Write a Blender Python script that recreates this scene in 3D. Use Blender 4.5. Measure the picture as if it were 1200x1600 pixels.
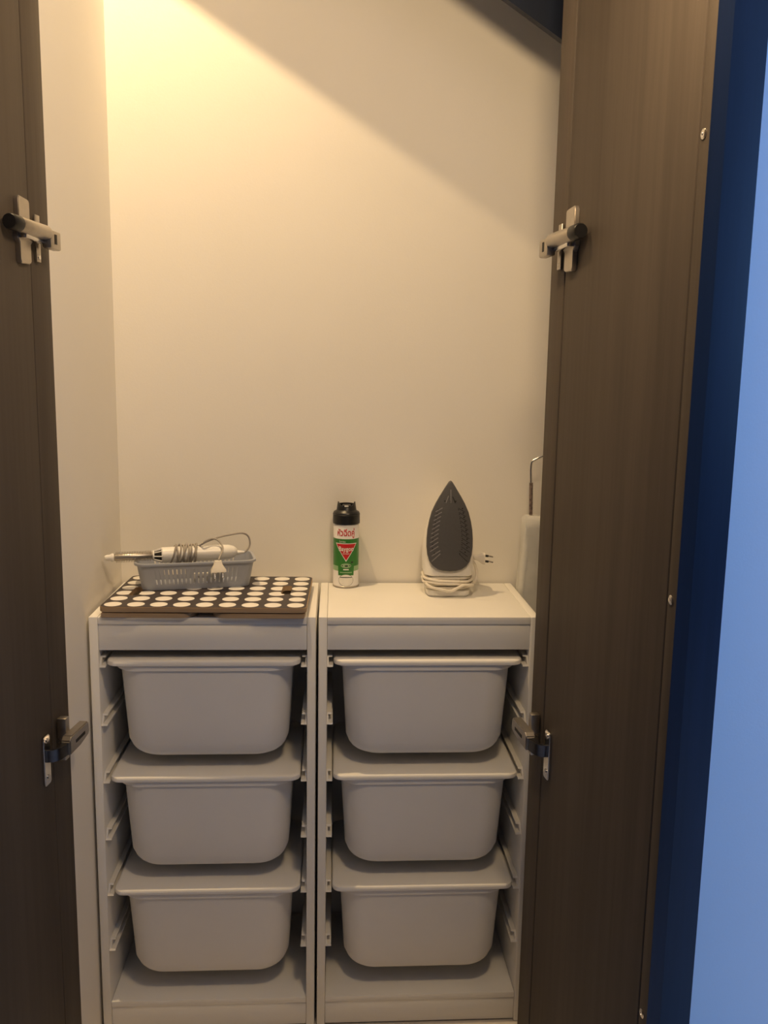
import bpy, bmesh, math, random
from mathutils import Vector, Matrix
random.seed(4)
for o in list(bpy.data.objects): bpy.data.objects.remove(o)
scene = bpy.context.scene
COL = scene.collection

# ------------------------------------------------------------------ camera
cam_d = bpy.data.cameras.new('camera'); cam = bpy.data.objects.new('camera', cam_d); COL.objects.link(cam)
FPX = 1349.479
yaw, pitch, roll = 0.0584, 0.1564, 0.0167
fw = Vector((math.sin(yaw)*math.cos(pitch), math.cos(yaw)*math.cos(pitch), -math.sin(pitch)))
rt = Vector((math.cos(yaw), -math.sin(yaw), 0)); up = rt.cross(fw)
c_, s_ = math.cos(roll), math.sin(roll)
R_ = c_*rt + s_*up; U_ = -s_*rt + c_*up
cam.matrix_world = Matrix(((R_.x, U_.x, -fw.x, 0.4957), (R_.y, U_.y, -fw.y, -1.7244), (R_.z, U_.z, -fw.z, 1.4321), (0, 0, 0, 1)))
cam_d.sensor_fit = 'VERTICAL'; cam_d.sensor_height = 24.0; cam_d.lens = FPX/1600*24.0
cam_d.clip_start = 0.02
scene.camera = cam

# ------------------------------------------------------------------ world, lights, exposure
w = bpy.data.worlds.new('world'); scene.world = w; w.use_nodes = True
bg = w.node_tree.nodes['Background']
bg.inputs[0].default_value = (0.30, 0.52, 1.0, 1); bg.inputs[1].default_value = 0.034

def light(name, kind, loc, color, energy, direction=None, **kw):
    d = bpy.data.lights.new(name, kind); d.color = color; d.energy = energy
    for k, v in kw.items(): setattr(d, k, v)
    o = bpy.data.objects.new(name, d); COL.objects.link(o); o.location = loc
    if direction is not None: o.rotation_euler = Vector(direction).to_track_quat('-Z', 'Y').to_euler()
    return o
# the closet's own ceiling downlight, just in front of the sloping stair panel
light('closet_downlight', 'SPOT', (0.07, -0.04, 2.961), (1.0, 0.695, 0.36), 92.0, (-0.18, 0.14, -1.0),
      spot_size=math.radians(125), spot_blend=1.0, shadow_soft_size=0.008)
# added warm fill, no lamp seen here, lifts the closet and right door
light('warm_fill', 'POINT', (0.72, -0.88, 2.14), (1.0, 0.705, 0.39), 25.5, shadow_soft_size=0.10)
# daylight from the room's window, far to the right of the closet
light('room_window', 'AREA', (3.5, -0.80, 1.95), (0.24, 0.49, 1.0), 95.0, (-1.0, 0.22, -0.05),
      shape='RECTANGLE', size=0.8, size_y=1.5)

vs = scene.view_settings
vs.view_transform = 'Standard'; vs.look = 'None'; vs.gamma = 1.0; vs.use_curve_mapping = False
vs.exposure = 0.0

# ------------------------------------------------------------------ helpers
def new_mat(name, color, rough=0.5, metal=0.0, spec=0.5, noise=0.0, nscale=40.0, bump=0.0, bscale=200.0, **kw):
    m = bpy.data.materials.new(name); m.use_nodes = True
    nt = m.node_tree; b = nt.nodes['Principled BSDF']
    b.inputs['Base Color'].default_value = (*color, 1); b.inputs['Roughness'].default_value = rough
    b.inputs['Metallic'].default_value = metal; b.inputs['Specular IOR Level'].default_value = spec
    for k, v in kw.items(): b.inputs[k].default_value = v
    tc = nt.nodes.new('ShaderNodeTexCoord')
    if noise > 0:
        n = nt.nodes.new('ShaderNodeTexNoise'); n.inputs['Scale'].default_value = nscale; n.inputs['Detail'].default_value = 4
        nt.links.new(tc.outputs['Object'], n.inputs['Vector'])
        r = nt.nodes.new('ShaderNodeValToRGB')
        r.color_ramp.elements[0].position = 0.3; r.color_ramp.elements[1].position = 0.7
        r.color_ramp.elements[0].color = (*[c*(1-noise) for c in color], 1)
        r.color_ramp.elements[1].color = (*[min(1, c*(1+noise)) for c in color], 1)
        nt.links.new(n.outputs['Fac'], r.inputs['Fac']); nt.links.new(r.outputs['Color'], b.inputs['Base Color'])
    if bump > 0:
        n2 = nt.nodes.new('ShaderNodeTexNoise'); n2.inputs['Scale'].default_value = bscale; n2.inputs['Detail'].default_value = 3
        nt.links.new(tc.outputs['Object'], n2.inputs['Vector'])
        bp = nt.nodes.new('ShaderNodeBump'); bp.inputs['Strength'].default_value = bump; bp.inputs['Distance'].default_value = 0.001
        nt.links.new(n2.outputs['Fac'], bp.inputs['Height']); nt.links.new(bp.outputs['Normal'], b.inputs['Normal'])
    return m

def wood_mat(name, c1, c2, rough=0.4, spec=0.5, scale=(60, 60, 2.2)):
    m = bpy.data.materials.new(name); m.use_nodes = True
    nt = m.node_tree; b = nt.nodes['Principled BSDF']
    tc = nt.nodes.new('ShaderNodeTexCoord'); mp = nt.nodes.new('ShaderNodeMapping')
    mp.inputs['Scale'].default_value = scale
    n = nt.nodes.new('ShaderNodeTexNoise'); n.inputs['Scale'].default_value = 1.0; n.inputs['Detail'].default_value = 6; n.inputs['Roughness'].default_value = 0.6
    n2 = nt.nodes.new('ShaderNodeTexNoise'); n2.inputs['Scale'].default_value = 0.18; n2.inputs['Detail'].default_value = 2
    mx = nt.nodes.new('ShaderNodeMath'); mx.operation = 'ADD'; mh = nt.nodes.new('ShaderNodeMath'); mh.operation = 'MULTIPLY'; mh.inputs[1].default_value = 0.5
    r = nt.nodes.new('ShaderNodeValToRGB')
    r.color_ramp.elements[0].position = 0.36; r.color_ramp.elements[1].position = 0.64
    r.color_ramp.elements[0].color = (*c1, 1); r.color_ramp.elements[1].color = (*c2, 1)
    L = nt.links
    L.new(tc.outputs['Object'], mp.inputs['Vector']); L.new(mp.outputs['Vector'], n.inputs['Vector']); L.new(mp.outputs['Vector'], n2.inputs['Vector'])
    L.new(n.outputs['Fac'], mx.inputs[0]); L.new(n2.outputs['Fac'], mx.inputs[1]); L.new(mx.outputs[0], mh.inputs[0]); L.new(mh.outputs[0], r.inputs['Fac'])
    L.new(r.outputs['Color'], b.inputs['Base Color'])
    bp = nt.nodes.new('ShaderNodeBump'); bp.inputs['Strength'].default_value = 0.12; bp.inputs['Distance'].default_value = 0.0006
    L.new(n.outputs['Fac'], bp.inputs['Height']); L.new(bp.outputs['Normal'], b.inputs['Normal'])
    b.inputs['Roughness'].default_value = rough; b.inputs['Specular IOR Level'].default_value = spec
    return m

M = {}
M['wall'] = new_mat('white_painted_wall', (0.87, 0.84, 0.78), 0.75, spec=0.25, noise=0.012, nscale=3, bump=0.15, bscale=260)
M['room_wall'] = new_mat('room_wall_paint', (0.70, 0.76, 0.86), 0.7, spec=0.25, noise=0.01, nscale=2, bump=0.12, bscale=240)
M['ceiling'] = new_mat('ceiling_paint', (0.80, 0.79, 0.76), 0.85, noise=0.01)
M['floor'] = wood_mat('pale_floor', (0.58, 0.53, 0.47), (0.70, 0.65, 0.59), 0.4, scale=(1.5, 30, 30))
M['door'] = wood_mat('dark_wenge_laminate', (0.074, 0.060, 0.049), (0.102, 0.083, 0.067), 0.60, 0.10)
M['dark'] = wood_mat('navy_tinted_board', (0.006, 0.011, 0.025), (0.010, 0.017, 0.039), 0.45, 0.25)  # dark boards with a navy tint put into the base colour
M['foil'] = new_mat('white_foil_board', (0.87, 0.85, 0.80), 0.42, noise=0.01, nscale=8, bump=0.06, bscale=400)
M['bin'] = new_mat('white_bin_plastic', (0.88, 0.86, 0.82), 0.45, noise=0.01, nscale=12, bump=0.05, bscale=600)
M['runner'] = new_mat('white_runner_plastic', (0.84, 0.81, 0.74), 0.4, noise=0.01)
M['ply'] = wood_mat('plywood_edge', (0.34, 0.23, 0.135), (0.47, 0.34, 0.21), 0.6, 0.3, scale=(8, 8, 300))
M['basket'] = new_mat('grey_translucent_plastic', (0.47, 0.50, 0.58), 0.35, noise=0.02)
M['basket'].node_tree.nodes['Principled BSDF'].inputs['Transmission Weight'].default_value = 0.25
M['white_pl'] = new_mat('white_glossy_plastic', (0.85, 0.83, 0.79), 0.3, noise=0.008)
M['cream'] = new_mat('cream_cord_rubber', (0.80, 0.75, 0.66), 0.5, noise=0.02)
M['greycord'] = new_mat('grey_cord_rubber', (0.34, 0.31, 0.28), 0.5, noise=0.04, nscale=120)
M['bristle'] = new_mat('grey_bristle', (0.38, 0.34, 0.28), 0.6, noise=0.2, nscale=300)
M['black'] = new_mat('black_plastic', (0.010, 0.010, 0.011), 0.35, noise=0.1)
M['sole'] = new_mat('grey_nonstick_soleplate', (0.085, 0.083, 0.085), 0.45, noise=0.05, nscale=200)
M['hole'] = new_mat('dark_hole', (0.012, 0.011, 0.010), 0.6, noise=0.1)
M['groove'] = new_mat('pale_groove', (0.26, 0.25, 0.25), 0.4, metal=0.2, noise=0.1, nscale=300)  # pale tone for left and centre grooves; right ones are dark
M['nickel'] = new_mat('nickel_plated_steel', (0.46, 0.42, 0.37), 0.36, metal=1.0, noise=0.04, nscale=80)
M['steel'] = new_mat('polished_steel', (0.66, 0.64, 0.62), 0.2, metal=1.0, noise=0.04, nscale=80)
M['dimsteel'] = new_mat('steel_dark_reflection', (0.10, 0.10, 0.11), 0.35, metal=1.0, noise=0.1, nscale=60)  # steel with the dark surroundings it reflects put into its colour
M['cloth'] = new_mat('white_board_cover', (0.62, 0.62, 0.60), 0.8, spec=0.3, noise=0.05, nscale=25, bump=0.6, bscale=60)
M['can'] = new_mat('can_white_paint', (0.82, 0.80, 0.78), 0.28, noise=0.005)
M['green'] = new_mat('can_green_print', (0.035, 0.20, 0.035), 0.3, noise=0.04, nscale=60)
M['pgreen'] = new_mat('can_pale_green_print', (0.32, 0.50, 0.28), 0.3, noise=0.03, nscale=60)
M['red'] = new_mat('can_red_print', (0.55, 0.018, 0.022), 0.3, noise=0.03)
M['wprint'] = new_mat('can_white_print', (0.85, 0.83, 0.78), 0.3, noise=0.01)
M['bprint'] = new_mat('can_black_print', (0.02, 0.03, 0.02), 0.3, noise=0.05)

def shade(me, angle=40):
    for p in me.polygons: p.use_smooth = True
    me.set_sharp_from_angle(angle=math.radians(angle))

def obj(name, bm, mat, parent=None, smooth=True, recalc=True):
    if recalc: bmesh.ops.recalc_face_normals(bm, faces=bm.faces[:])
    me = bpy.data.meshes.new(name); bm.to_mesh(me); bm.free()
    if mat is not None: me.materials.append(mat)
    if smooth: shade(me)
    o = bpy.data.objects.new(name, me); COL.objects.link(o)
    if parent is not None: o.parent = parent
    return o

def empty(name, loc=(0, 0, 0), rz=0.0):
    o = bpy.data.objects.new(name, None); COL.objects.link(o); o.location = loc; o.rotation_euler = (0, 0, rz)
    o.empty_display_size = 0.05
    return o

def tag(o, label, cat, group=None):
    o['label'] = label; o['category'] = cat
    if group: o['group'] = group
    return o

def struct(o, label=None, cat=None):
    o['kind'] = 'structure'
    if label: o['label'] = label
    if cat: o['category'] = cat
    return o

def box(x0, x1, y0, y1, z0, z1, bev=0.0, seg=2, bm=None):
    b = bmesh.new()
    vs_ = [b.verts.new(p) for p in ((x0,y0,z0),(x1,y0,z0),(x1,y1,z0),(x0,y1,z0),(x0,y0,z1),(x1,y0,z1),(x1,y1,z1),(x0,y1,z1))]
    for f in ((0,3,2,1),(4,5,6,7),(0,1,5,4),(1,2,6,5),(2,3,7,6),(3,0,4,7)): b.faces.new([vs_[i] for i in f])
    if bev > 0: bmesh.ops.bevel(b, geom=b.edges[:], offset=bev, segments=seg, affect='EDGES', profile=0.5)
    return merge(bm, b)

def merge(bm, b):
    if bm is None: return b
    me = bpy.data.meshes.new('tmp'); b.to_mesh(me); b.free(); bm.from_mesh(me); bpy.data.meshes.remove(me)
    return bm

def loft(rings, closed=True, cap=True, bm=None):
    b = bmesh.new(); rv = [[b.verts.new(p) for p in r] for r in rings]; n = len(rings[0])
    for i in range(len(rv)-1):
        for j in range(n if closed else n-1):
            k = (j+1) % n
            b.faces.new((rv[i][j], rv[i][k], rv[i+1][k], rv[i+1][j]))
    if cap:
        b.faces.new(rv[0][::-1]); b.faces.new(rv[-1])
    return merge(bm, b)

def lathe(profile, n=32, axis='Z', center=(0, 0, 0), bm=None, cap=True):
    rings = []
    for r, h in profile:
        ring = []
        for i in range(n):
            a = 2*math.pi*i/n; c, s = r*math.cos(a), r*math.sin(a)
            p = {'Z': (c, s, h), 'X': (h, c, s), 'Y': (c, h, s)}[axis]
            ring.append(tuple(p[k]+center[k] for k in range(3)))
        rings.append(ring)
    return loft(rings, True, cap, bm)

def smooth_path(pts, n=8):
    P = [Vector(p) for p in pts]; out = []
    for i in range(len(P)-1):
        p0, p1, p2, p3 = P[max(i-1, 0)], P[i], P[i+1], P[min(i+2, len(P)-1)]
        for k in range(n):
            t = k/n
            out.append(0.5*((2*p1)+(-p0+p2)*t+(2*p0-5*p1+4*p2-p3)*t*t+(-p0+3*p1-3*p2+p3)*t**3))
    out.append(P[-1]); return out

def tube(pts, r, n=8, bm=None, smooth=0):
    P = smooth_path(pts, smooth) if smooth else [Vector(p) for p in pts]
    rings = []; nrm = None
    for i, p in enumerate(P):
        t = (P[min(i+1, len(P)-1)] - P[max(i-1, 0)]).normalized()
        if nrm is None:
            a = Vector((0, 0, 1)) if abs(t.z) < 0.9 else Vector((1, 0, 0)); nrm = t.cross(a).normalized()
        else:
            nrm = (nrm - t*nrm.dot(t)).normalized()
        bi = t.cross(nrm); rr = r(i/(len(P)-1)) if callable(r) else r
        rings.append([tuple(p + rr*(math.cos(2*math.pi*k/n)*nrm + math.sin(2*math.pi*k/n)*bi)) for k in range(n)])
    return loft(rings, True, True, bm)

def prism(poly, z0, z1, bm=None, axis='Z', bev=0.0):
    b = bmesh.new()
    def P(u, v, h): return {'Z': (u, v, h), 'Y': (u, h, v), 'X': (h, u, v)}[axis]
    lo = [b.verts.new(P(u, v, z0)) for u, v in poly]; hi = [b.verts.new(P(u, v, z1)) for u, v in poly]
    n = len(poly)
    b.faces.new(lo[::-1]); b.faces.new(hi)
    for i in range(n): b.faces.new((lo[i], lo[(i+1) % n], hi[(i+1) % n], hi[i]))
    bmesh.ops.recalc_face_normals(b, faces=b.faces[:])
    if bev > 0:
        bmesh.ops.bevel(b, geom=[e for e in b.edges if len(e.link_faces) == 2 and e.calc_face_angle() > 0.6], offset=bev, segments=2, affect='EDGES')
    return merge(bm, b)

def rrect(x0, x1, y0, y1, r, n=6):
    rs = r if isinstance(r, (list, tuple)) else [r]*4      # corners: x1y0, x1y1, x0y1, x0y0
    out = []
    for (cx, cy, a0), rr in zip(((x1, y0, -90), (x1, y1, 0), (x0, y1, 90), (x0, y0, 180)), rs):
        sx = 1 if cx == x1 else -1; sy = 1 if cy == y1 else -1
        for k in range(n+1):
            a = math.radians(a0 + 90*k/n)
            out.append((cx - sx*rr + rr*math.cos(a), cy - sy*rr + rr*math.sin(a)))
    return out

# ------------------------------------------------------------------ the setting
ZC = 2.995; YW = 0.31; XL = -0.007; XR = 1.19; YJ = -0.13; YF = -0.222; XJ = 0.885
struct(obj('wall_back', box(-0.12, 1.32, YW, YW+0.1, 0, ZC), M['wall']))
struct(obj('wall_left', box(-0.12, XL, YJ, YW, 0, ZC), M['wall']))
struct(obj('wall_right', box(XR, 1.32, YJ, YW, 0, ZC), M['wall']))
struct(obj('floor', box(-2.2, 3.6, -3.6, YW, -0.05, 0), M['floor']))
struct(obj('ceiling', box(-2.2, 3.6, -3.6, YW, ZC, ZC+0.05), M['ceiling']))
# dark door jambs lining the opening
struct(obj('trim_1', box(-0.03, -0.0065, YF, YJ+0.003, 0, ZC, 0.0012), M['door']))
struct(obj('trim_2', box(XJ, 0.908, YF, YJ, 0, ZC, 0.0012), M['door']))
# dark facade boards beside and over the opening, pale blue room wall to the right
XD = 1.208
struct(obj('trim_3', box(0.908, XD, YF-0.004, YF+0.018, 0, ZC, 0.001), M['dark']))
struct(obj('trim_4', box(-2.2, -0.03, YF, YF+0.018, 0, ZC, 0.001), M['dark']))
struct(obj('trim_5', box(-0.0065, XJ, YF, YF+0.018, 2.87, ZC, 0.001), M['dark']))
struct(obj('wall_front', box(XD, 3.6, YF, YF+0.1, 0, ZC), M['room_wall']))
# sloping dark panel that closes the side of the stair above the closet
SL = -0.62
zl = lambda x: 2.1415 + SL*(x-0.8905)
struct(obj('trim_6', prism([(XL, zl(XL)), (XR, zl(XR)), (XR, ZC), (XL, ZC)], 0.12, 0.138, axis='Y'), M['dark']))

# ------------------------------------------------------------------ doors with hinges
def hinge(parent, z, upper, s):
    """door-local: +X into the room along the leaf, +Y*s off the inner face, hinge edge at x=0"""
    h = None
    def B(x0, x1, n0, n1, z0, z1, bev=0.0):
        a, b = sorted((n0*s, n1*s)); return box(x0, x1, a, b, z+z0, z+z1, bev)
    if upper:
        zz = [(0.018, -0.05), (0.05, -0.052), (0.053, -0.046), (0.053, -0.020), (0.060, -0.012), (0.060, 0.012), (0.053, 0.020), (0.053, 0.046), (0.050, 0.052), (0.018, 0.050), (0.015, 0.046), (0.015, 0.020), (0.006, 0.012), (0.006, -0.012), (0.015, -0.020), (0.015, -0.046)]
        bm = prism([(u, z+v) for u, v in zz], min(0, 0.0085*s), max(0, 0.0085*s), axis='Y', bev=0.0012)
        h = obj('hinge', bm, M['nickel'], parent)
        ax = lambda u: (u, s*(0.0215 - 0.06*u), z+0.004)
        obj('barrel', tube([ax(0.074), ax(0.070), ax(-0.010), ax(-0.014)], lambda t: 0.0118 if 0.05 < t < 0.95 else 0.0105, 20), M['nickel'], h)
        obj('damper_cap', tube([ax(0.075), ax(0.0751), ax(0.098), ax(0.101)], lambda t: (0.0125 if 0.05 < t < 0.9 else 0.011), 20), M['black'], h)
        a = B(-0.052, -0.012, 0.014, 0.030, -0.020, 0.010, 0.003)
        obj('arm', a, M['nickel'], h)
        b = B(-0.034, -0.026, 0.0302, 0.0308, -0.012, 0.004)
        obj('slot', b, M['hole'], h)
        obj('link', B(-0.012, 0.055, 0.008, 0.020, -0.014, -0.004, 0.002), M['steel'], h)
        mp = box(-0.030, -0.014, *sorted((0.0006*s, 0.004*s)), z-0.042, z+0.034, 0.001)
        o = obj('mounting_plate', mp, M['nickel'], h)
        obj('screw', lathe([(0.004, 0), (0.004, 0.0015)], 12, 'Y', (-0.022, 0.004*s, z-0.034)), M['steel'], h)
    else:
        bm = prism(rrect(0.022, 0.046, z-0.056, z+0.036, 0.006), min(0, 0.005*s), max(0, 0.005*s), axis='Y', bev=0.001)
        h = obj('hinge', bm, M['steel'], parent)
        for dz in (-0.042, 0.026):
            obj('screw', lathe([(0.005, 0), (0.005, 0.001), (0.003, 0.0022)], 12, 'Y', (0.034, s*0.005, z+dz)) if s > 0 else
                lathe([(0.005, 0), (0.005, -0.001), (0.003, -0.0022)], 12, 'Y', (0.034, -0.005, z+dz)), M['steel'], h)
        b = bmesh.new()
        pts = [(0.040, 0.005), (0.038, 0.016), (0.028, 0.025), (0.012, 0.029), (-0.004, 0.030)]
        lk = []
        for dz in (-0.012, 0.010):
            lk.append([(u, n*s, z+dz) for u, n in pts] + [(u-0.003, (n-0.006)*s, z+dz) for u, n in reversed(pts)])
        obj('link', loft(lk), M['dimsteel'], h)
        a = prism([(-0.082, z-0.002), (-0.078, z+0.018), (-0.004, z+0.020), (0.004, z+0.012), (0.004, z-0.014), (-0.04, z-0.014), (-0.076, z-0.008)], *sorted((0.016*s, 0.034*s)), axis='Y', bev=0.002)
        obj('arm', a, M['nickel'], h)
        obj('slot', B(-0.060, -0.020, 0.0338, 0.0346, 0.000, 0.006), M['hole'], h)
        obj('mounting_plate', B(-0.032, -0.016, 0.0006, 0.018, 0.008, 0.046, 0.002), M['nickel'], h)
        obj('mounting_foot', B(-0.032, -0.016, 0.0006, 0.016, -0.034, 0.0, 0.002), M['nickel'], h)
    return h

def door(name, loc, ang, s, hz, screws):
    """leaf runs along local +X; inner face at local y=0, thickness away from the closet side"""
    r = empty(name, loc, ang)
    ya, yb = sorted((0.0, -0.020*s))
    W = 0.445; gx = 0.419
    obj('leaf', box(0.002, gx, ya, yb, 0.012, 2.86, 0.0012), M['door'], r)
    obj('edge_strip', box(gx+0.0036, W, ya, yb, 0.012, 2.86, 0.0015), M['door'], r)
    obj('added_end_strip', box(W+0.0002, W+0.0012, ya, yb, 0.012, 2.86), M['dark'], r)  # added navy strip, keeps the leaf end dark against the window light
    for z in screws:
        o = obj('screw', lathe([(0.0065, 0.0), (0.0065, 0.0012), (0.0045, 0.0022), (0.0022, 0.0022), (0.0018, 0.0008)], 16, 'Y') if s > 0 else
                lathe([(0.0065, 0.0), (0.0065, -0.0012), (0.0045, -0.0022), (0.0022, -0.0022), (0.0018, -0.0008)], 16, 'Y'), M['steel'], r)
        o.location = (gx+0.014, 0, z)
    hinge(r, hz[0], True, s); hinge(r, hz[1], False, s)
    struct(r)
    return r
AD = math.radians(6.5)
# right leaf: local +X points to (sin, -cos); closet side is -X world
door('door_2', (XJ+0.001, YF-0.002, 0), -math.pi/2 + AD, -1, (1.660, 0.765), (1.725, 1.150, 0.55))
door('door_1', (XL+0.001, YF-0.002, 0), -math.pi/2 - AD, 1, (1.652, 0.763), (1.725, 1.150, 0.55))

# ------------------------------------------------------------------ storage frames
FW, FD, FH, FT = 0.46, 0.30, 0.94, 0.018
RZ = [0.832, 0.706, 0.579, 0.451, 0.3225, 0.1935]
def runner_bm(side):
    # C channel, its front cut sloping back towards the top
    prof = [(0, 0), (0.0125, 0), (0.0125, 0.0028), (0.0034, 0.0040), (0.0034, 0.0178), (0.0105, 0.0182), (0.0105, 0.0212), (0, 0.0212)]
    f = [((FT+u if side < 0 else FW-FT-u), 0.003+0.014*v/0.021, v) for u, v in prof]
    b = [((FT+u if side < 0 else FW-FT-u), 0.27, v) for u, v in prof]
    return loft([f, b])
rproto = {}
def storage_frame(x0, label):
    r = empty('storage_rack', (x0, 0, 0))
    tag(r, label, 'shelving unit', 'pair of white frames with pull-out bins')
    for xa in (0, FW-FT): obj('side_panel', box(xa, xa+FT, 0, FD, 0, FH, 0.0022), M['foil'], r)
    g = 0.0003
    obj('top_board', box(FT+g, FW-FT-g, 0.001, FD, 0.9238, FH-0.0006, 0.0012), M['foil'], r)
    obj('top_rail', box(FT+g, FW-FT-g, 0.004, 0.020, 0.8685, 0.9232, 0.0012), M['foil'], r)
    obj('back_rail', box(FT+g, FW-FT-g, 0.284, 0.299, 0.8685, 0.9232, 0.001), M['foil'], r)
    obj('bottom_shelf', box(FT+g, FW-FT-g, 0.001, FD, 0.0590, 0.0722, 0.0012), M['foil'], r)
    obj('kick_board', box(FT+g, FW-FT-g, 0.004, 0.020, 0.004, 0.0585, 0.0012), M['foil'], r)
    for side in (-1, 1):
        for z in RZ:
            if side not in rproto:
                o = obj('runner', runner_bm(side), M['runner'], r); rproto[side] = o
            else:
                o = rproto[side].copy(); COL.objects.link(o); o.parent = r
            o.location = (0, 0, z)
    return r
X2 = 0.4655
storage_frame(0.0, 'white shelf frame against the left wall, under the dotted tray')
storage_frame(X2, 'white shelf frame on the right, under the spray can and iron')

# ------------------------------------------------------------------ bins with lids
def bin_parts(r):
    cx, cy = FW/2, 0.140
    rings = []
    def ring(hw, hd, rad, z): return [(x+cx, y+cy, z) for x, y in rrect(-hw, hw, -hd, hd, rad, 8)]
    top, bot = 0.004, -0.209
    hwt, hdt, hwb, hdb = 0.181, 0.138, 0.168, 0.126
    rb = 0.038
    for t in (0, 0.35, 0.7, 1.0):
        z = top + (bot+rb-top)*t; q = (top-z)/(top-bot)
        rings.append(ring(hwt+(hwb-hwt)*q, hdt+(hdb-hdt)*q, 0.058, z))
    for k in range(1, 8):
        a = math.radians(90*k/7); ins = rb*(1-math.cos(a))
        z = bot+rb-rb*math.sin(a)
        rings.append(ring(hwb-ins, hdb-ins, max(0.058-ins*0.45, 0.02), z))
    body = obj('body', loft(rings), M['bin'], r)
    lip = [ring(0.1865, 0.141, 0.050, z) for z in (-0.0065, 0.004)]
    lip = [ring(0.1845, 0.139, 0.05, -0.008)] + lip
    obj('lip', loft(lip), M['bin'], r)
    lid = [ring(0.1985-d, 0.146-d, 0.022, z) for d, z in ((0.003, 0.0045), (0.0005, 0.006), (0, 0.010), (0.0008, 0.0145), (0.003, 0.0165), (0.007, 0.0172))]
    obj('lid', loft(lid), M['bin'], r)
LB = {0: ('top', 'just below the board'), 1: ('middle', ''), 2: ('lowest', '')}
first = None
for c, (x0, side) in enumerate(((0.0, 'left'), (X2, 'right'))):
    for k, zi in enumerate((0, 2, 4)):
        z = RZ[zi] + 0.0
        if first is None:
            r = empty('storage_bin', (x0, 0, z)); bin_parts(r); first = r
        else:
            r = empty('storage_bin', (x0, 0, z))
            for ch in first.children:
                o = ch.copy(); COL.objects.link(o); o.parent = r
        tag(r, 'white lidded plastic bin, %s of three in the %s frame' % (LB[k][0], side), 'bin', 'white pull-out plastic bins')

# ------------------------------------------------------------------ folded bed tray with dots
def dots_mat():
    m = bpy.data.materials.new('dark_print_with_white_dots'); m.use_nodes = True; nt = m.node_tree; b = nt.nodes['Principled BSDF']
    tc = nt.nodes.new('ShaderNodeTexCoord'); sp = nt.nodes.new('ShaderNodeSeparateXYZ'); nt.links.new(tc.outputs['Object'], sp.inputs[0])
    def mth(op, a, v=None, v2=None):
        n = nt.nodes.new('ShaderNodeMath'); n.operation = op
        for i, q in enumerate((a, v, v2)):
            if q is None: continue
            if isinstance(q, (int, float)): n.inputs[i].default_value = q
            else: nt.links.new(q, n.inputs[i])
        return n.outputs[0]
    P = 0.0465
    def cell(o, off): return mth('SUBTRACT', mth('FRACT', mth('ADD', mth('DIVIDE', o, P), off)), 0.5)
    dx = cell(sp.outputs['X'], 0.5); dy = cell(sp.outputs['Y'], 0.0)
    d = mth('SQRT', mth('ADD', mth('MULTIPLY', dx, dx), mth('MULTIPLY', dy, dy)))
    ins = mth('LESS_THAN', d, 0.375)
    mix = nt.nodes.new('ShaderNodeMix'); mix.data_type = 'RGBA'
    nt.links.new(ins, mix.inputs['Factor'])
    mix.inputs[6].default_value = (0.050, 0.040, 0.042, 1); mix.inputs[7].default_value = (0.82, 0.79, 0.74, 1)
    nt.links.new(mix.outputs[2], b.inputs['Base Color']); b.inputs['Roughness'].default_value = 0.5
    return m
M['dots'] = dots_mat()
tray = empty('bed_tray', (0.2345, 0.129, FH), math.radians(-1.2))
tag(tray, 'folded wooden bed tray with white dots on a dark top, under the basket', 'tray')
TW, TD = 0.4185, 0.279
bm = prism(rrect(-TW/2, TW/2, -TD/2, TD/2, 0.014), 0.0115, 0.0225, bev=0.001)
tb = obj('tabletop', bm, M['ply'], tray)
cut = bmesh.new()
for hx, hy in ((0.158, 0.012), (-0.164, -0.008)):
    prism([(x+hx, y+hy) for x, y in rrect(-0.0105, 0.0105, -0.038, 0.038, 0.0104)], 0, 0.05, bm=cut)
co = obj('cutter', cut, None)
md = tb.modifiers.new('holes', 'BOOLEAN'); md.operation = 'DIFFERENCE'; md.object = co; md.solver = 'EXACT'
dg = bpy.context.evaluated_depsgraph_get()
co.parent = tray; bpy.context.view_layer.update()
me2 = bpy.data.meshes.new_from_object(tb.evaluated_get(bpy.context.evaluated_depsgraph_get()))
tb.modifiers.clear(); tb.data = me2; bpy.data.objects.remove(co)
me2.materials.clear(); me2.materials.append(M['ply']); me2.materials.append(M['dots'])
for p in me2.polygons: p.material_index = 1 if (p.normal.z > 0.9 and p.center.z > 0.022) else 0
shade(me2, 30)
for sg in (-1, 1):
    # U-shaped plywood leg folded flat: rounded inner corners, open towards the side
    u = [(0.205, -0.1385), (0.205, -0.104), (0.062, -0.104), (0.052, -0.094), (0.052, 0.082), (0.062, 0.092), (0.205, 0.092), (0.205, 0.125)]
    c1 = [(0.048 - 0.034*math.sin(math.radians(a)), 0.091 + 0.034*math.cos(math.radians(a))) for a in range(0, 91, 15)]
    c2 = [(0.048 - 0.034*math.cos(math.radians(a)), -0.1045 - 0.034*math.sin(math.radians(a))) for a in range(0, 91, 15)]
    poly = [(sg*x, y) for x, y in u + c1 + c2]
    obj('folded_leg', prism(poly if sg > 0 else poly[::-1], 0.0, 0.0098, bev=0.001), M['ply'], tray)
    obj('hinge_block', box(sg*0.10-0.03, sg*0.10+0.03, 0.094, 0.118, 0.0096, 0.0118), M['ply'], tray)

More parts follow.
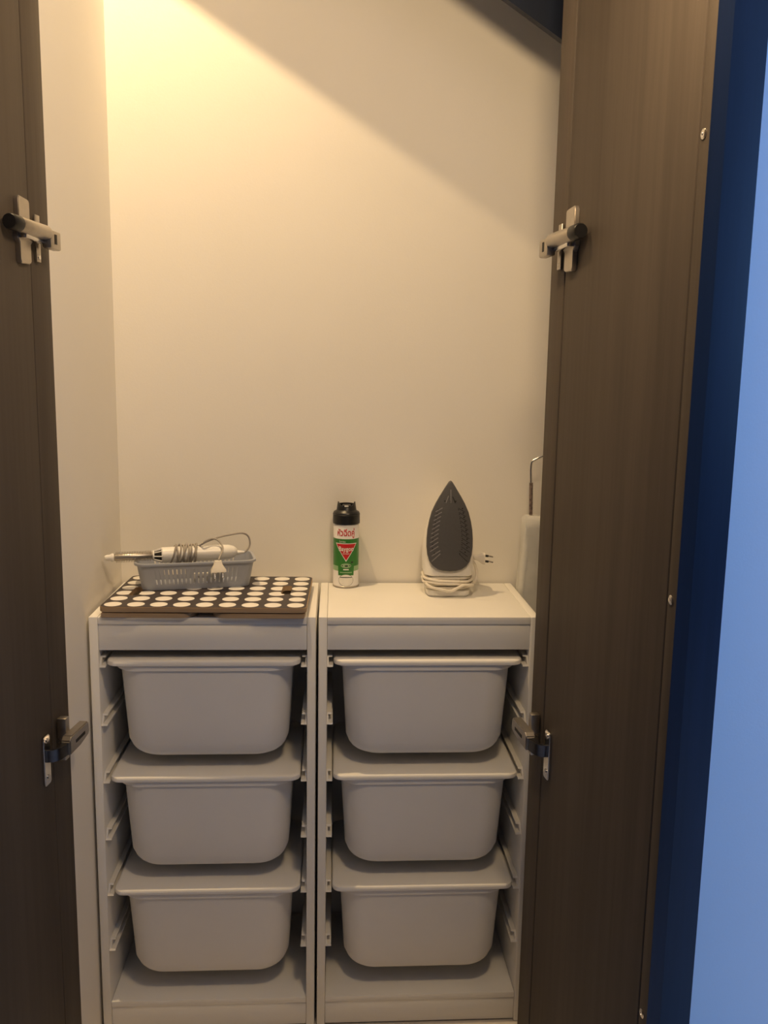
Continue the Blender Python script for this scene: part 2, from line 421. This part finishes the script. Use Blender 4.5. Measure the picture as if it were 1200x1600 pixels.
# ------------------------------------------------------------------ slotted basket
bz = FH + 0.0228
ARZ = math.radians(11.5)
basket = empty('plastic_basket', (0.186, 0.193, bz), ARZ)
tag(basket, 'grey slotted plastic basket on the dotted tray, holding a hair styler', 'basket')
BH = 0.060
def bring(t, extra=0.0):
    hw = 0.117 + 0.010*t + extra; hd = 0.046 + 0.009*t + extra
    return hw, hd
def basket_mesh():
    b = bmesh.new()
    zs = [0.0, 0.012, 0.020, 0.028, 0.036, 0.046, BH]
    N = 0
    def ringpts(t, z, extra=0.0):
        hw, hd = bring(t, extra); rad = 0.022
        out = []
        nx, ny, nc = 66, 26, 5
        def seg(a, c, n):
            for k in range(n): out.append((a[0]+(c[0]-a[0])*k/n, a[1]+(c[1]-a[1])*k/n))
        def arc(cx, cy, a0):
            for k in range(nc): 
                a = math.radians(a0+90*k/nc); out.append((cx+rad*math.cos(a), cy+rad*math.sin(a)))
        seg((-hw+rad, -hd), (hw-rad, -hd), nx); arc(hw-rad, -hd+rad, -90)
        seg((hw, -hd+rad), (hw, hd-rad), ny); arc(hw-rad, hd-rad, 0)
        seg((hw-rad, hd), (-hw+rad, hd), nx); arc(-hw+rad, hd-rad, 90)
        seg((-hw, hd-rad), (-hw, -hd+rad), ny); arc(-hw+rad, -hd+rad, 180)
        return [(x, y, z) for x, y in out]
    rings = [[b.verts.new(p) for p in ringpts(z/BH, z)] for z in zs]
    n = len(rings[0])
    for i in range(len(rings)-1):
        for j in range(n):
            straight = j < 66 or 71 <= j < 97 or 102 <= j < 168 or 173 <= j < 199
            jj = j if j < 66 else j-71 if j < 97 else j-102 if j < 168 else j-173
            lim = 66 if (j < 66 or 102 <= j < 168) else 26
            hole = straight and jj % 3 == 1 and 2 < jj < lim-2 and i in (1, 2, 3, 4)
            if hole: continue
            k = (j+1) % n
            b.faces.new((rings[i][j], rings[i][k], rings[i+1][k], rings[i+1][j]))
    b.faces.new(rings[0][::-1])
    bmesh.ops.recalc_face_normals(b, faces=b.faces[:])
    bmesh.ops.solidify(b, geom=b.faces[:], thickness=0.0016)
    return b
obj('body', basket_mesh(), M['basket'], basket)
def rim_mesh():
    rs = []
    for e, z in ((0.0005, BH-0.004), (0.0045, BH-0.004), (0.005, BH-0.001), (0.0042, BH+0.001), (-0.001, BH+0.001), (-0.0016, BH-0.002)):
        hw, hd = bring(1.0, e); rs.append([(x, y, z) for x, y in rrect(-hw, hw, -hd, hd, 0.022+e, 6)])
    rs.append(rs[0])
    return loft(rs, True, False)
obj('rim', rim_mesh(), M['basket'], basket)

# ------------------------------------------------------------------ hair styler lying across the basket
sty = empty('hair_styler', (0.186, 0.193, bz+BH+0.0015), math.radians(15.5))
tag(sty, 'white corded hair styler with grey brush barrel, lying in the basket', 'hair styler')
# local X along the tool, z=0 at the basket rim; it lies low between the rims
ZS = 0.010; YS = -0.012
cn = (0, YS, ZS)
obj('handle', lathe([(0.0150, -0.075), (0.0172, -0.073), (0.0176, -0.040), (0.0168, 0.010), (0.0172, 0.050), (0.0165, 0.072), (0.0130, 0.084), (0.0075, 0.0905), (0.0035, 0.092)], 28, 'X', cn), M['white_pl'], sty)
cg = lathe([(0.0085, -0.094), (0.0112, -0.093), (0.0112, -0.0905), (0.0085, -0.0905)], 24, 'X', cn)
for k in range(8):
    a = 2*math.pi*k/8
    p0 = (-0.092, YS+0.010*math.cos(a), ZS+0.010*math.sin(a)); p1 = (-0.0735, YS+0.0158*math.cos(a), ZS+0.0158*math.sin(a))
    tube([p0, p1], 0.0013, 6, cg)
obj('vent_cage', cg, M['white_pl'], sty)
obj('motor_core', lathe([(0.0075, -0.093), (0.012, -0.0745)], 20, 'X', cn), M['hole'], sty)
obj('barrel', lathe([(0.0068, -0.174), (0.0078, -0.172), (0.0082, -0.094), (0.0075, -0.093)], 24, 'X', cn), M['nickel'], sty)
br = bmesh.new()
for k in range(9):
    a = 2*math.pi*k/9 + 0.2
    for i in range(22):
        x = -0.1695 + i*0.0034
        c, s = math.cos(a), math.sin(a)
        p0 = Vector((x, YS+0.0078*c, ZS+0.0078*s)); p1 = Vector((x, YS+0.0118*c, ZS+0.0118*s))
        tube([p0, p1], 0.0006, 4, br)
bo = obj('bristles', br, M['bristle'], sty); bo['kind'] = 'stuff'
obj('tip', lathe([(0.0072, -0.174), (0.0092, -0.175), (0.0092, -0.179), (0.0070, -0.182), (0.0062, -0.190), (0.0045, -0.1935)], 20, 'X', cn), M['white_pl'], sty)
cord = bmesh.new()
path = []
# wraps round the handle
for k in range(9*12+1):
    a = 2*math.pi*k/12 + 0.5; u = k/(9*12)
    x = -0.050 + 0.052*u + 0.012*math.sin(a*0.31+1.0) + 0.004*math.sin(a)
    rr = 0.0200 + 0.0018*math.sin(a*1.7)
    path.append((x, YS+rr*math.cos(a), ZS+rr*math.sin(a)+0.001))
tube(path, 0.0021, 7, cord, smooth=2)
e = path[-1]
tube([e, (0.012, YS-0.010, ZS+0.022), (0.020, YS-0.012, ZS+0.030), (0.036, YS-0.006, ZS+0.033), (0.048, YS-0.010, ZS+0.029), (0.056, YS-0.020, ZS+0.017), (0.053, YS-0.036, ZS+0.008), (0.0465, YS-0.051, ZS+0.003), (0.042, YS-0.060, ZS-0.004)], 0.0020, 7, cord, smooth=5)
tube([(0.091, YS, ZS-0.002), (0.100, YS+0.002, ZS-0.004), (0.113, YS+0.006, ZS-0.001), (0.122, YS+0.010, ZS+0.012), (0.120, YS+0.012, ZS+0.030), (0.106, YS+0.008, ZS+0.040), (0.080, YS+0.004, ZS+0.039), (0.050, YS+0.002, ZS+0.034), (0.026, YS-0.002, ZS+0.027), (0.012, YS-0.006, ZS+0.0215)], 0.0021, 7, cord, smooth=5)
obj('cord', cord, M['greycord'], sty)
obj('strain_relief', lathe([(0.0045, 0.090), (0.0050, 0.094), (0.0030, 0.106), (0.0024, 0.108)], 14, 'X', (0, YS, ZS-0.0025)), M['white_pl'], sty)
# plug hanging over the basket front, prongs towards the viewer and down
PX, PY, PZ = 0.040, -0.073, 0.004
pb = loft([[(x+PX, PY+y, PZ) for x, y in rrect(-0.0075, 0.0075, -0.0055, 0.0055, 0.003, 4)],
           [(x+PX, PY-0.002+y, PZ-0.008) for x, y in rrect(-0.0095, 0.0095, -0.006, 0.006, 0.003, 4)],
           [(x+PX, PY-0.005+y, PZ-0.018) for x, y in rrect(-0.0160, 0.0160, -0.0075, 0.0075, 0.003, 4)],
           [(x+PX, PY-0.006+y, PZ-0.023) for x, y in rrect(-0.0165, 0.0165, -0.0075, 0.0075, 0.003, 4)]])
pg = obj('plug', pb, M['cream'], sty)
for dx in (-0.009, 0.009):
    obj('pin', tube([(PX+dx, PY-0.006, PZ-0.022), (PX+dx*0.95, PY-0.013, PZ-0.036)], 0.0024, 10), M['steel'], pg)

# white comb seen through the slots
comb = empty('comb', (0.222, 0.169, bz+0.012), ARZ+0.06)
tag(comb, 'small white toothed attachment lying inside the slotted basket', 'attachment')
obj('spine', box(-0.028, 0.028, -0.004, 0.004, 0.010, 0.020, 0.002), M['white_pl'], comb)
obj('clip', box(-0.036, -0.028, -0.005, 0.005, 0.0, 0.020, 0.002), M['white_pl'], comb)
for i in range(10):
    t0 = -0.025 + i*0.0055
    obj('tooth', box(t0, t0+0.0025, -0.003, 0.003, 0.0, 0.0105), M['white_pl'], comb)

# ------------------------------------------------------------------ insect spray can
CX, CY, CR = 0.5245, 0.2745, 0.0305
can = empty('spray_can', (CX, CY, FH))
tag(can, 'white and green insect spray can with black cap, left of the iron', 'spray can')
can_rot = math.atan2(CX-0.4957, CY+1.7244)   # front of the label turned to the room
can.rotation_euler = (0, 0, -can_rot*0.6)
obj('body', lathe([(0.0270, 0.0), (0.0298, 0.0004), (CR, 0.0022), (CR, 0.0035), (CR-0.0006, 0.0045), (CR-0.0006, 0.146), (CR-0.002, 0.150), (0.026, 0.152)], 48), M['can'], can)
obj('bottom_seam', lathe([(CR-0.0004, 0.0008), (CR+0.0006, 0.0014), (CR+0.0006, 0.0032), (CR-0.0004, 0.0040)], 48, cap=False), M['nickel'], can)
cap = obj('cap', lathe([(CR+0.0002, 0.150), (CR+0.0010, 0.1505), (CR+0.0012, 0.156), (CR+0.0008, 0.1735), (CR-0.001, 0.1775), (0.0245, 0.1805), (0.0225, 0.183), (0.0222, 0.1845)], 48), M['black'], can)
# the upper housing: a horned collar, high at both sides and low at front and back
N = 48; r0 = []; r1 = []; r2 = []; r3 = []
for i in range(N):
    a = 2*math.pi*i/N; c, s = math.cos(a), math.sin(a)
    hgt = 0.1885 + 0.0125*max(0.0, abs(c))**2.2 if s < 0.35 else 0.1955
    r0.append((0.0232*c, 0.0232*s, 0.1815)); r1.append((0.0205*c, 0.0205*s, hgt)); r2.append((0.0180*c, 0.0180*s, hgt-0.0005)); r3.append((0.0170*c, 0.0170*s, 0.1835))
obj('collar', loft([r0, r1, r2, r3]), M['black'], cap)
bt = obj('nozzle_button', box(-0.0105, 0.0105, -0.015, 0.011, 0.184, 0.1935, 0.003), M['black'], cap)
obj('nozzle_tip', box(-0.0048, 0.0048, -0.0165, -0.0145, 0.1895, 0.1930, 0.0008), M['wprint'], bt)
obj('cap_ridge', lathe([(CR+0.0006, 0.1708), (CR+0.0016, 0.1716), (CR+0.0006, 0.1724)], 48, cap=False), M['black'], cap)

def bend(me, r, z0):
    # flat print in (x, z) -> wrapped on the can, front at -Y
    for v in me.vertices:
        a = v.co.x/r; v.co = Vector((r*math.sin(a), -r*math.cos(a), v.co.z+z0))
def wrap_poly(name, poly, r, mat, parent, n=14):
    xs = [p[0] for p in poly]; b = bmesh.new()
    f = b.faces.new([b.verts.new((x, 0, z)) for x, z in poly])
    x0, x1 = min(xs), max(xs)
    for k in range(1, n):
        x = x0+(x1-x0)*k/n
        bmesh.ops.bisect_plane(b, geom=b.verts[:]+b.edges[:]+b.faces[:], plane_co=(x, 0, 0), plane_no=(1, 0, 0))
    me = bpy.data.meshes.new(name); b.to_mesh(me); b.free(); bend(me, r, 0); me.materials.append(mat)
    o = bpy.data.objects.new(name, me); COL.objects.link(o); o.parent = parent
    for p in me.polygons: p.use_smooth = True
    return o
def wrap_text(name, body, x, z, size, r, mat, parent, sx=1.0, off=0.0, ital=0.0, spacing=1.0):
    cu = bpy.data.curves.new(name+'_curve', 'FONT'); cu.body = body; cu.size = size; cu.align_x = 'CENTER'; cu.offset = off; cu.shear = ital; cu.resolution_u = 3; cu.space_character = spacing
    t = bpy.data.objects.new('tmp_text', cu); COL.objects.link(t); bpy.context.view_layer.update()
    me = bpy.data.meshes.new_from_object(t.evaluated_get(bpy.context.evaluated_depsgraph_get()))
    bpy.data.objects.remove(t); bpy.data.curves.remove(cu)
    b = bmesh.new(); b.from_mesh(me); bpy.data.meshes.remove(me)
    for v in b.verts: v.co = Vector((v.co.x*sx, 0, v.co.y))
    for k in range(-6, 7):
        bmesh.ops.bisect_plane(b, geom=b.verts[:]+b.edges[:]+b.faces[:], plane_co=(k*0.004, 0, 0), plane_no=(1, 0, 0))
    for v in b.verts: v.co.x += x; v.co.z += z
    me = bpy.data.meshes.new(name); b.to_mesh(me); b.free(); bend(me, r, 0)
    me.materials.clear(); me.materials.append(mat)
    o = bpy.data.objects.new(name, me); COL.objects.link(o); o.parent = parent
    return o
RG = CR-0.0006
lab = obj('green_band', lathe([(RG+0.00015, 0.052), (RG+0.00015, 0.1165)], 48, cap=False), M['green'], can)
obj('fading_band', lathe([(RG+0.00015, 0.040), (RG+0.00015, 0.052)], 48, cap=False), M['pgreen'], can)
wrap_poly('centre_panel', [(-0.019, 0.030), (0.019, 0.030), (0.0205, 0.066), (-0.0205, 0.066)], RG+0.0003, M['green'], lab)
wrap_poly('triangle_border', [(-0.0275, 0.1065), (0.0275, 0.1065), (0.0, 0.063)], RG+0.0004, M['wprint'], lab, 20)
wrap_poly('red_triangle', [(-0.0250, 0.1048), (0.0250, 0.1048), (0.0, 0.0660)], RG+0.0006, M['red'], lab, 20)
wrap_text('thai_lettering', 'หัวฉีดคู่', -0.001, 0.1240, 0.0205, RG+0.0005, M['red'], can, 0.74, 0.0004)
wrap_text('small_lettering', 'ไบกอน', -0.009, 0.1085, 0.0058, RG+0.0006, M['wprint'], lab, 1.0)
wrap_text('brand_lettering', 'Baygon', 0.0, 0.0885, 0.0150, RG+0.0009, M['wprint'], lab, 0.84, 0.00025)
wrap_text('sub_lettering', 'Green', 0.0, 0.0805, 0.0062, RG+0.0009, M['wprint'], lab, 1.0)
# insects, caption and seal
def blob(cx, cz, rx, rz, n=14, ph=0.0): return [(cx+rx*math.cos(2*math.pi*i/n+ph), cz+rz*math.sin(2*math.pi*i/n+ph)) for i in range(n)]
wrap_poly('pale_splash', blob(0, 0.0535, 0.0125, 0.0055), RG+0.0005, M['pgreen'], lab)
wrap_poly('insect', blob(0.001, 0.0530, 0.0042, 0.0020), RG+0.0008, M['bprint'], lab, 6)
wrap_poly('insect', blob(-0.0088, 0.0535, 0.0018, 0.0013), RG+0.0008, M['bprint'], lab, 4)
wrap_poly('insect', blob(0.0092, 0.0535, 0.0018, 0.0013), RG+0.0008, M['bprint'], lab, 4)
wrap_poly('insect', blob(0.0145, 0.0615, 0.0034, 0.0018), RG+0.0008, M['bprint'], lab, 4)
wrap_poly('caption', [(-0.007, 0.0430), (0.007, 0.0430), (0.006, 0.0456), (-0.006, 0.0456)], RG+0.0006, M['wprint'], lab, 6)
wrap_poly('caption', [(-0.0145, 0.0362), (0.0145, 0.0362), (0.0145, 0.0384), (-0.0145, 0.0384)], RG+0.0006, M['pgreen'], lab, 8)
wrap_poly('seal_ring', blob(0, 0.0185, 0.0182, 0.0142, 28), RG+0.0006, M['bprint'], can, 20)
wrap_poly('seal', blob(0, 0.0186, 0.0176, 0.0138, 28), RG+0.0007, M['wprint'], can, 20)
wrap_poly('seal_stripe', [(-0.0145, 0.0248), (0.0145, 0.0248), (0.0142, 0.0266), (-0.0142, 0.0266)], RG+0.0009, M['bprint'], can, 8)

# ------------------------------------------------------------------ steam iron on its heel
iron = empty('steam_iron', (0.7555, 0.165, FH), math.radians(-2))
tag(iron, 'white steam iron with grey soleplate standing upright, cord wound round its heel', 'iron')
levels = [(0.0, 0.046, 0.004, 0.100, 0.016), (0.004, 0.049, 0.0, 0.104, 0.018), (0.014, 0.050, 0.0, 0.105, 0.018), (0.017, 0.044, 0.006, 0.100, 0.018), (0.045, 0.046, 0.006, 0.100, 0.018), (0.049, 0.055, 0.001, 0.106, 0.020),
          (0.075, 0.0565, 0.006, 0.108, 0.022), (0.11, 0.0560, 0.012, 0.104, 0.022), (0.14, 0.0525, 0.016, 0.096, 0.022), (0.17, 0.044, 0.021, 0.086, 0.020), (0.20, 0.031, 0.025, 0.072, 0.014), (0.23, 0.0165, 0.029, 0.056, 0.008), (0.25, 0.006, 0.032, 0.046, 0.003), (0.256, 0.002, 0.034, 0.040, 0.0015)]
rings = []
for z, hw, y0, y1, rad in levels:
    rings.append([(x, y, z) for x, y in rrect(-hw, hw, y0, y1, min(rad, hw*0.95, (y1-y0)/2.1), 5)])
obj('body', loft(rings), M['white_pl'], iron)
# handle behind the body
obj('handle', tube([(0, 0.100, 0.06), (0, 0.135, 0.075), (0, 0.138, 0.13), (0, 0.125, 0.185), (0, 0.080, 0.20)], 0.013, 14, smooth=6), M['white_pl'], iron)
TIL = math.radians(8.0)
sole_e = Vector((0, -0.0035, 0.060))
def S(u, v, d=0.0):     # soleplate plane: u across, v up from the heel end, d out towards the room
    return (u, sole_e.y + v*math.sin(TIL) - d*math.cos(TIL), sole_e.z + v*math.cos(TIL) + d*math.sin(TIL))
half = [(0.0, 0.0), (0.014, 0.0008), (0.027, 0.0045), (0.038, 0.012), (0.0455, 0.023), (0.0500, 0.038), (0.0520, 0.056), (0.0520, 0.074), (0.0505, 0.094), (0.0470, 0.114), (0.0415, 0.134), (0.0330, 0.153), (0.0235, 0.170), (0.0140, 0.1855), (0.0060, 0.1985), (0.0030, 0.2025)]
outl = [(u, v) for u, v in half] + [(0, 0.2045)] + [(-u, v) for u, v in reversed(half[1:])]
cxy = (0.0, 0.09)
def ins(k): return [(cxy[0]+(u-cxy[0])*k, cxy[1]+(v-cxy[1])*k) for u, v in outl]
rs = [[S(u, v, -0.010) for u, v in outl], [S(u, v, 0.0) for u, v in outl], [S(u, v, 0.0018) for u, v in ins(0.985)], [S(u, v, 0.0024) for u, v in ins(0.955)]]
sole = obj('soleplate', loft(rs), M['sole'], iron)
gr = bmesh.new(); hl = bmesh.new()
def strip(b, p, q, wd, d0=0.0022, d1=0.0030):
    du, dv = q[0]-p[0], q[1]-p[1]; l = math.hypot(du, dv); nu, nv = -dv/l*wd/2, du/l*wd/2
    quad = [(p[0]+nu, p[1]+nv), (q[0]+nu, q[1]+nv), (q[0]-nu, q[1]-nv), (p[0]-nu, p[1]-nv)]
    loft([[S(u, v, d0) for u, v in quad], [S(u, v, d1) for u, v in quad]], bm=b)
def dot(b, u, v, r=0.0017, d=0.0028):
    loft([[S(u+r*math.cos(2*math.pi*k/10), v+r*math.sin(2*math.pi*k/10), dd) for k in range(10)] for dd in (0.0022, d)], bm=b)
for i in range(12):
    v = 0.030 + i*0.0098; t = i/11
    o_ = 0.0445*(1-0.45*max(0, t-0.35)**1.3) - (0.004 if i < 2 else 0); i_ = o_ - 0.0195 + 0.004*t
    lift = 0.013 - 0.004*t
    if i == 0: lift = 0.018
    for sgn in (-1, 1):
        if sgn < 0: strip(gr, (-o_, v-lift*0.45), (-i_, v+lift*0.55), 0.0022)
        else: strip(hl, (o_, v-lift*0.45), (i_, v+lift*0.55), 0.0012, 0.0022, 0.0026)
        if i >= 1:
            dot(hl, sgn*(o_-0.006), v+0.0010 if sgn < 0 else v+0.004)
            if sgn > 0: dot(hl, i_+0.001, v+0.001, 0.0012)
for u, l in ((-0.010, 0.016), (0.001, 0.030), (0.011, 0.014)):
    strip(gr if u < 0.005 else hl, (u, 0.154), (u*0.45, 0.154+l), 0.0020); dot(hl, u*1.15-0.001, 0.158)
g1 = obj('steam_grooves', gr, M['groove'], sole); g1['kind'] = 'stuff'
g2 = obj('steam_holes', hl, M['hole'], sole); g2['kind'] = 'stuff'
cd = bmesh.new()
def wrapring(z, g, ph, wob):
    pts = []
    base = rrect(-0.046-g, 0.046+g, 0.006-g, 0.100+g, 0.022+g, 5)
    n = len(base)
    for i in range(n+1):
        x, y = base[i % n]; pts.append((x, y, z + wob*math.sin(2*math.pi*i/n*2+ph)))
    return pts
for z, g, ph, wob in ((0.0205, 0.0035, 0.2, 0.0012), (0.0275, 0.0038, 1.4, 0.0016), (0.0345, 0.0035, 2.2, 0.0014), (0.0415, 0.0036, 0.8, 0.0012), (0.030, 0.0095, 2.9, 0.0030), (0.038, 0.0092, 4.0, 0.0022)):
    tube(wrapring(z, g, ph, wob), 0.0033, 8, cd)
# sagging loose turn across the front and the loop up to the plug
tube([(-0.052, 0.004, 0.030), (-0.040, -0.006, 0.024), (-0.012, -0.009, 0.018), (0.004, -0.010, 0.0165), (0.020, -0.010, 0.024), (0.034, -0.009, 0.0305), (0.049, -0.002, 0.028), (0.056, 0.012, 0.026)], 0.0033, 8, cd, smooth=5)
tube([(0.056, 0.020, 0.030), (0.064, 0.030, 0.030), (0.068, 0.042, 0.045), (0.064, 0.048, 0.064), (0.056, 0.046, 0.078), (0.058, 0.042, 0.0855), (0.062, 0.041, 0.085)], 0.0033, 8, cd, smooth=6)
obj('cord', cd, M['cream'], iron)
pl = bmesh.new()
prg = [((0.0600, 0.0052), (0.0055)), ((0.0680, 0.0062), 0.0062), ((0.0790, 0.0125), 0.0095), ((0.0850, 0.0130), 0.0100)]
rings = []
for (x, hz_), hy in prg:
    rings.append([(x, 0.041+a, 0.084 - (x-0.06)*0.12 + b) for a, b in rrect(-hy, hy, -hz_, hz_, min(hy, hz_)*0.5, 4)])
pg2 = obj('plug', loft(rings), M['greycord'], iron)
pg2.data.materials.clear(); pg2.data.materials.append(M['cream'])
for dz, dy in ((0.0065, 0.002), (-0.0055, -0.002)):
    z0 = 0.084-0.003+dz
    obj('pin', tube([(0.0846, 0.041+dy, z0), (0.0935, 0.041+dy, z0-0.001)], 0.0027, 10), M['hole'], pg2)
    obj('pin_tip', tube([(0.0932, 0.041+dy, z0-0.001), (0.1040, 0.041+dy, z0-0.003)], 0.0022, 10), M['steel'], pg2)

# ------------------------------------------------------------------ ironing board standing in the gap
ib = empty('ironing_board', (0.0, 0.0, 0.0))
tag(ib, 'white cloth-covered ironing board with wire frame, standing right of the iron', 'ironing board')
N = 22; rings = []
for z, xl, xr, y0, y1 in ((0.02, 0.9285, 1.10, 0.215, 0.268), (0.5, 0.9280, 1.12, 0.212, 0.270), (0.90, 0.9290, 1.12, 0.212, 0.270), (0.98, 0.9305, 1.12, 0.214, 0.268), (1.05, 0.9335, 1.115, 0.216, 0.266), (1.09, 0.9345, 1.11, 0.218, 0.264), (1.110, 0.9350, 1.108, 0.222, 0.260), (1.118, 0.940, 1.10, 0.230, 0.252)):
    rings.append([(x + 0.0012*math.sin(z*70+i), y + 0.0030*math.sin(z*55+i*1.3), z - (0.012*(x-0.93)/0.17 if z > 1.0 else 0)) for i, (x, y) in enumerate(rrect(xl, xr, y0, y1, 0.012, 5))])
obj('cover', loft(rings), M['cloth'], ib)
fr = tube([(0.953, 0.24, 1.06), (0.953, 0.24, 1.12), (0.951, 0.24, 1.18), (0.949, 0.24, 1.232), (0.956, 0.24, 1.246), (0.985, 0.24, 1.258), (1.03, 0.24, 1.262), (1.07, 0.24, 1.258), (1.085, 0.24, 1.24), (1.085, 0.24, 1.06)], 0.0028, 10, smooth=5)
obj('wire_frame', fr, M['steel'], ib)
obj('spring_sleeve', tube([(0.953, 0.24, 1.118)] + [(0.953-0.002*t, 0.24, 1.118+0.075*t) for t in (0.3, 0.6, 1.0)], lambda t: 0.0042, 10), new_mat('rusty_sleeve', (0.20, 0.15, 0.13), 0.6, noise=0.6, nscale=160), ib)
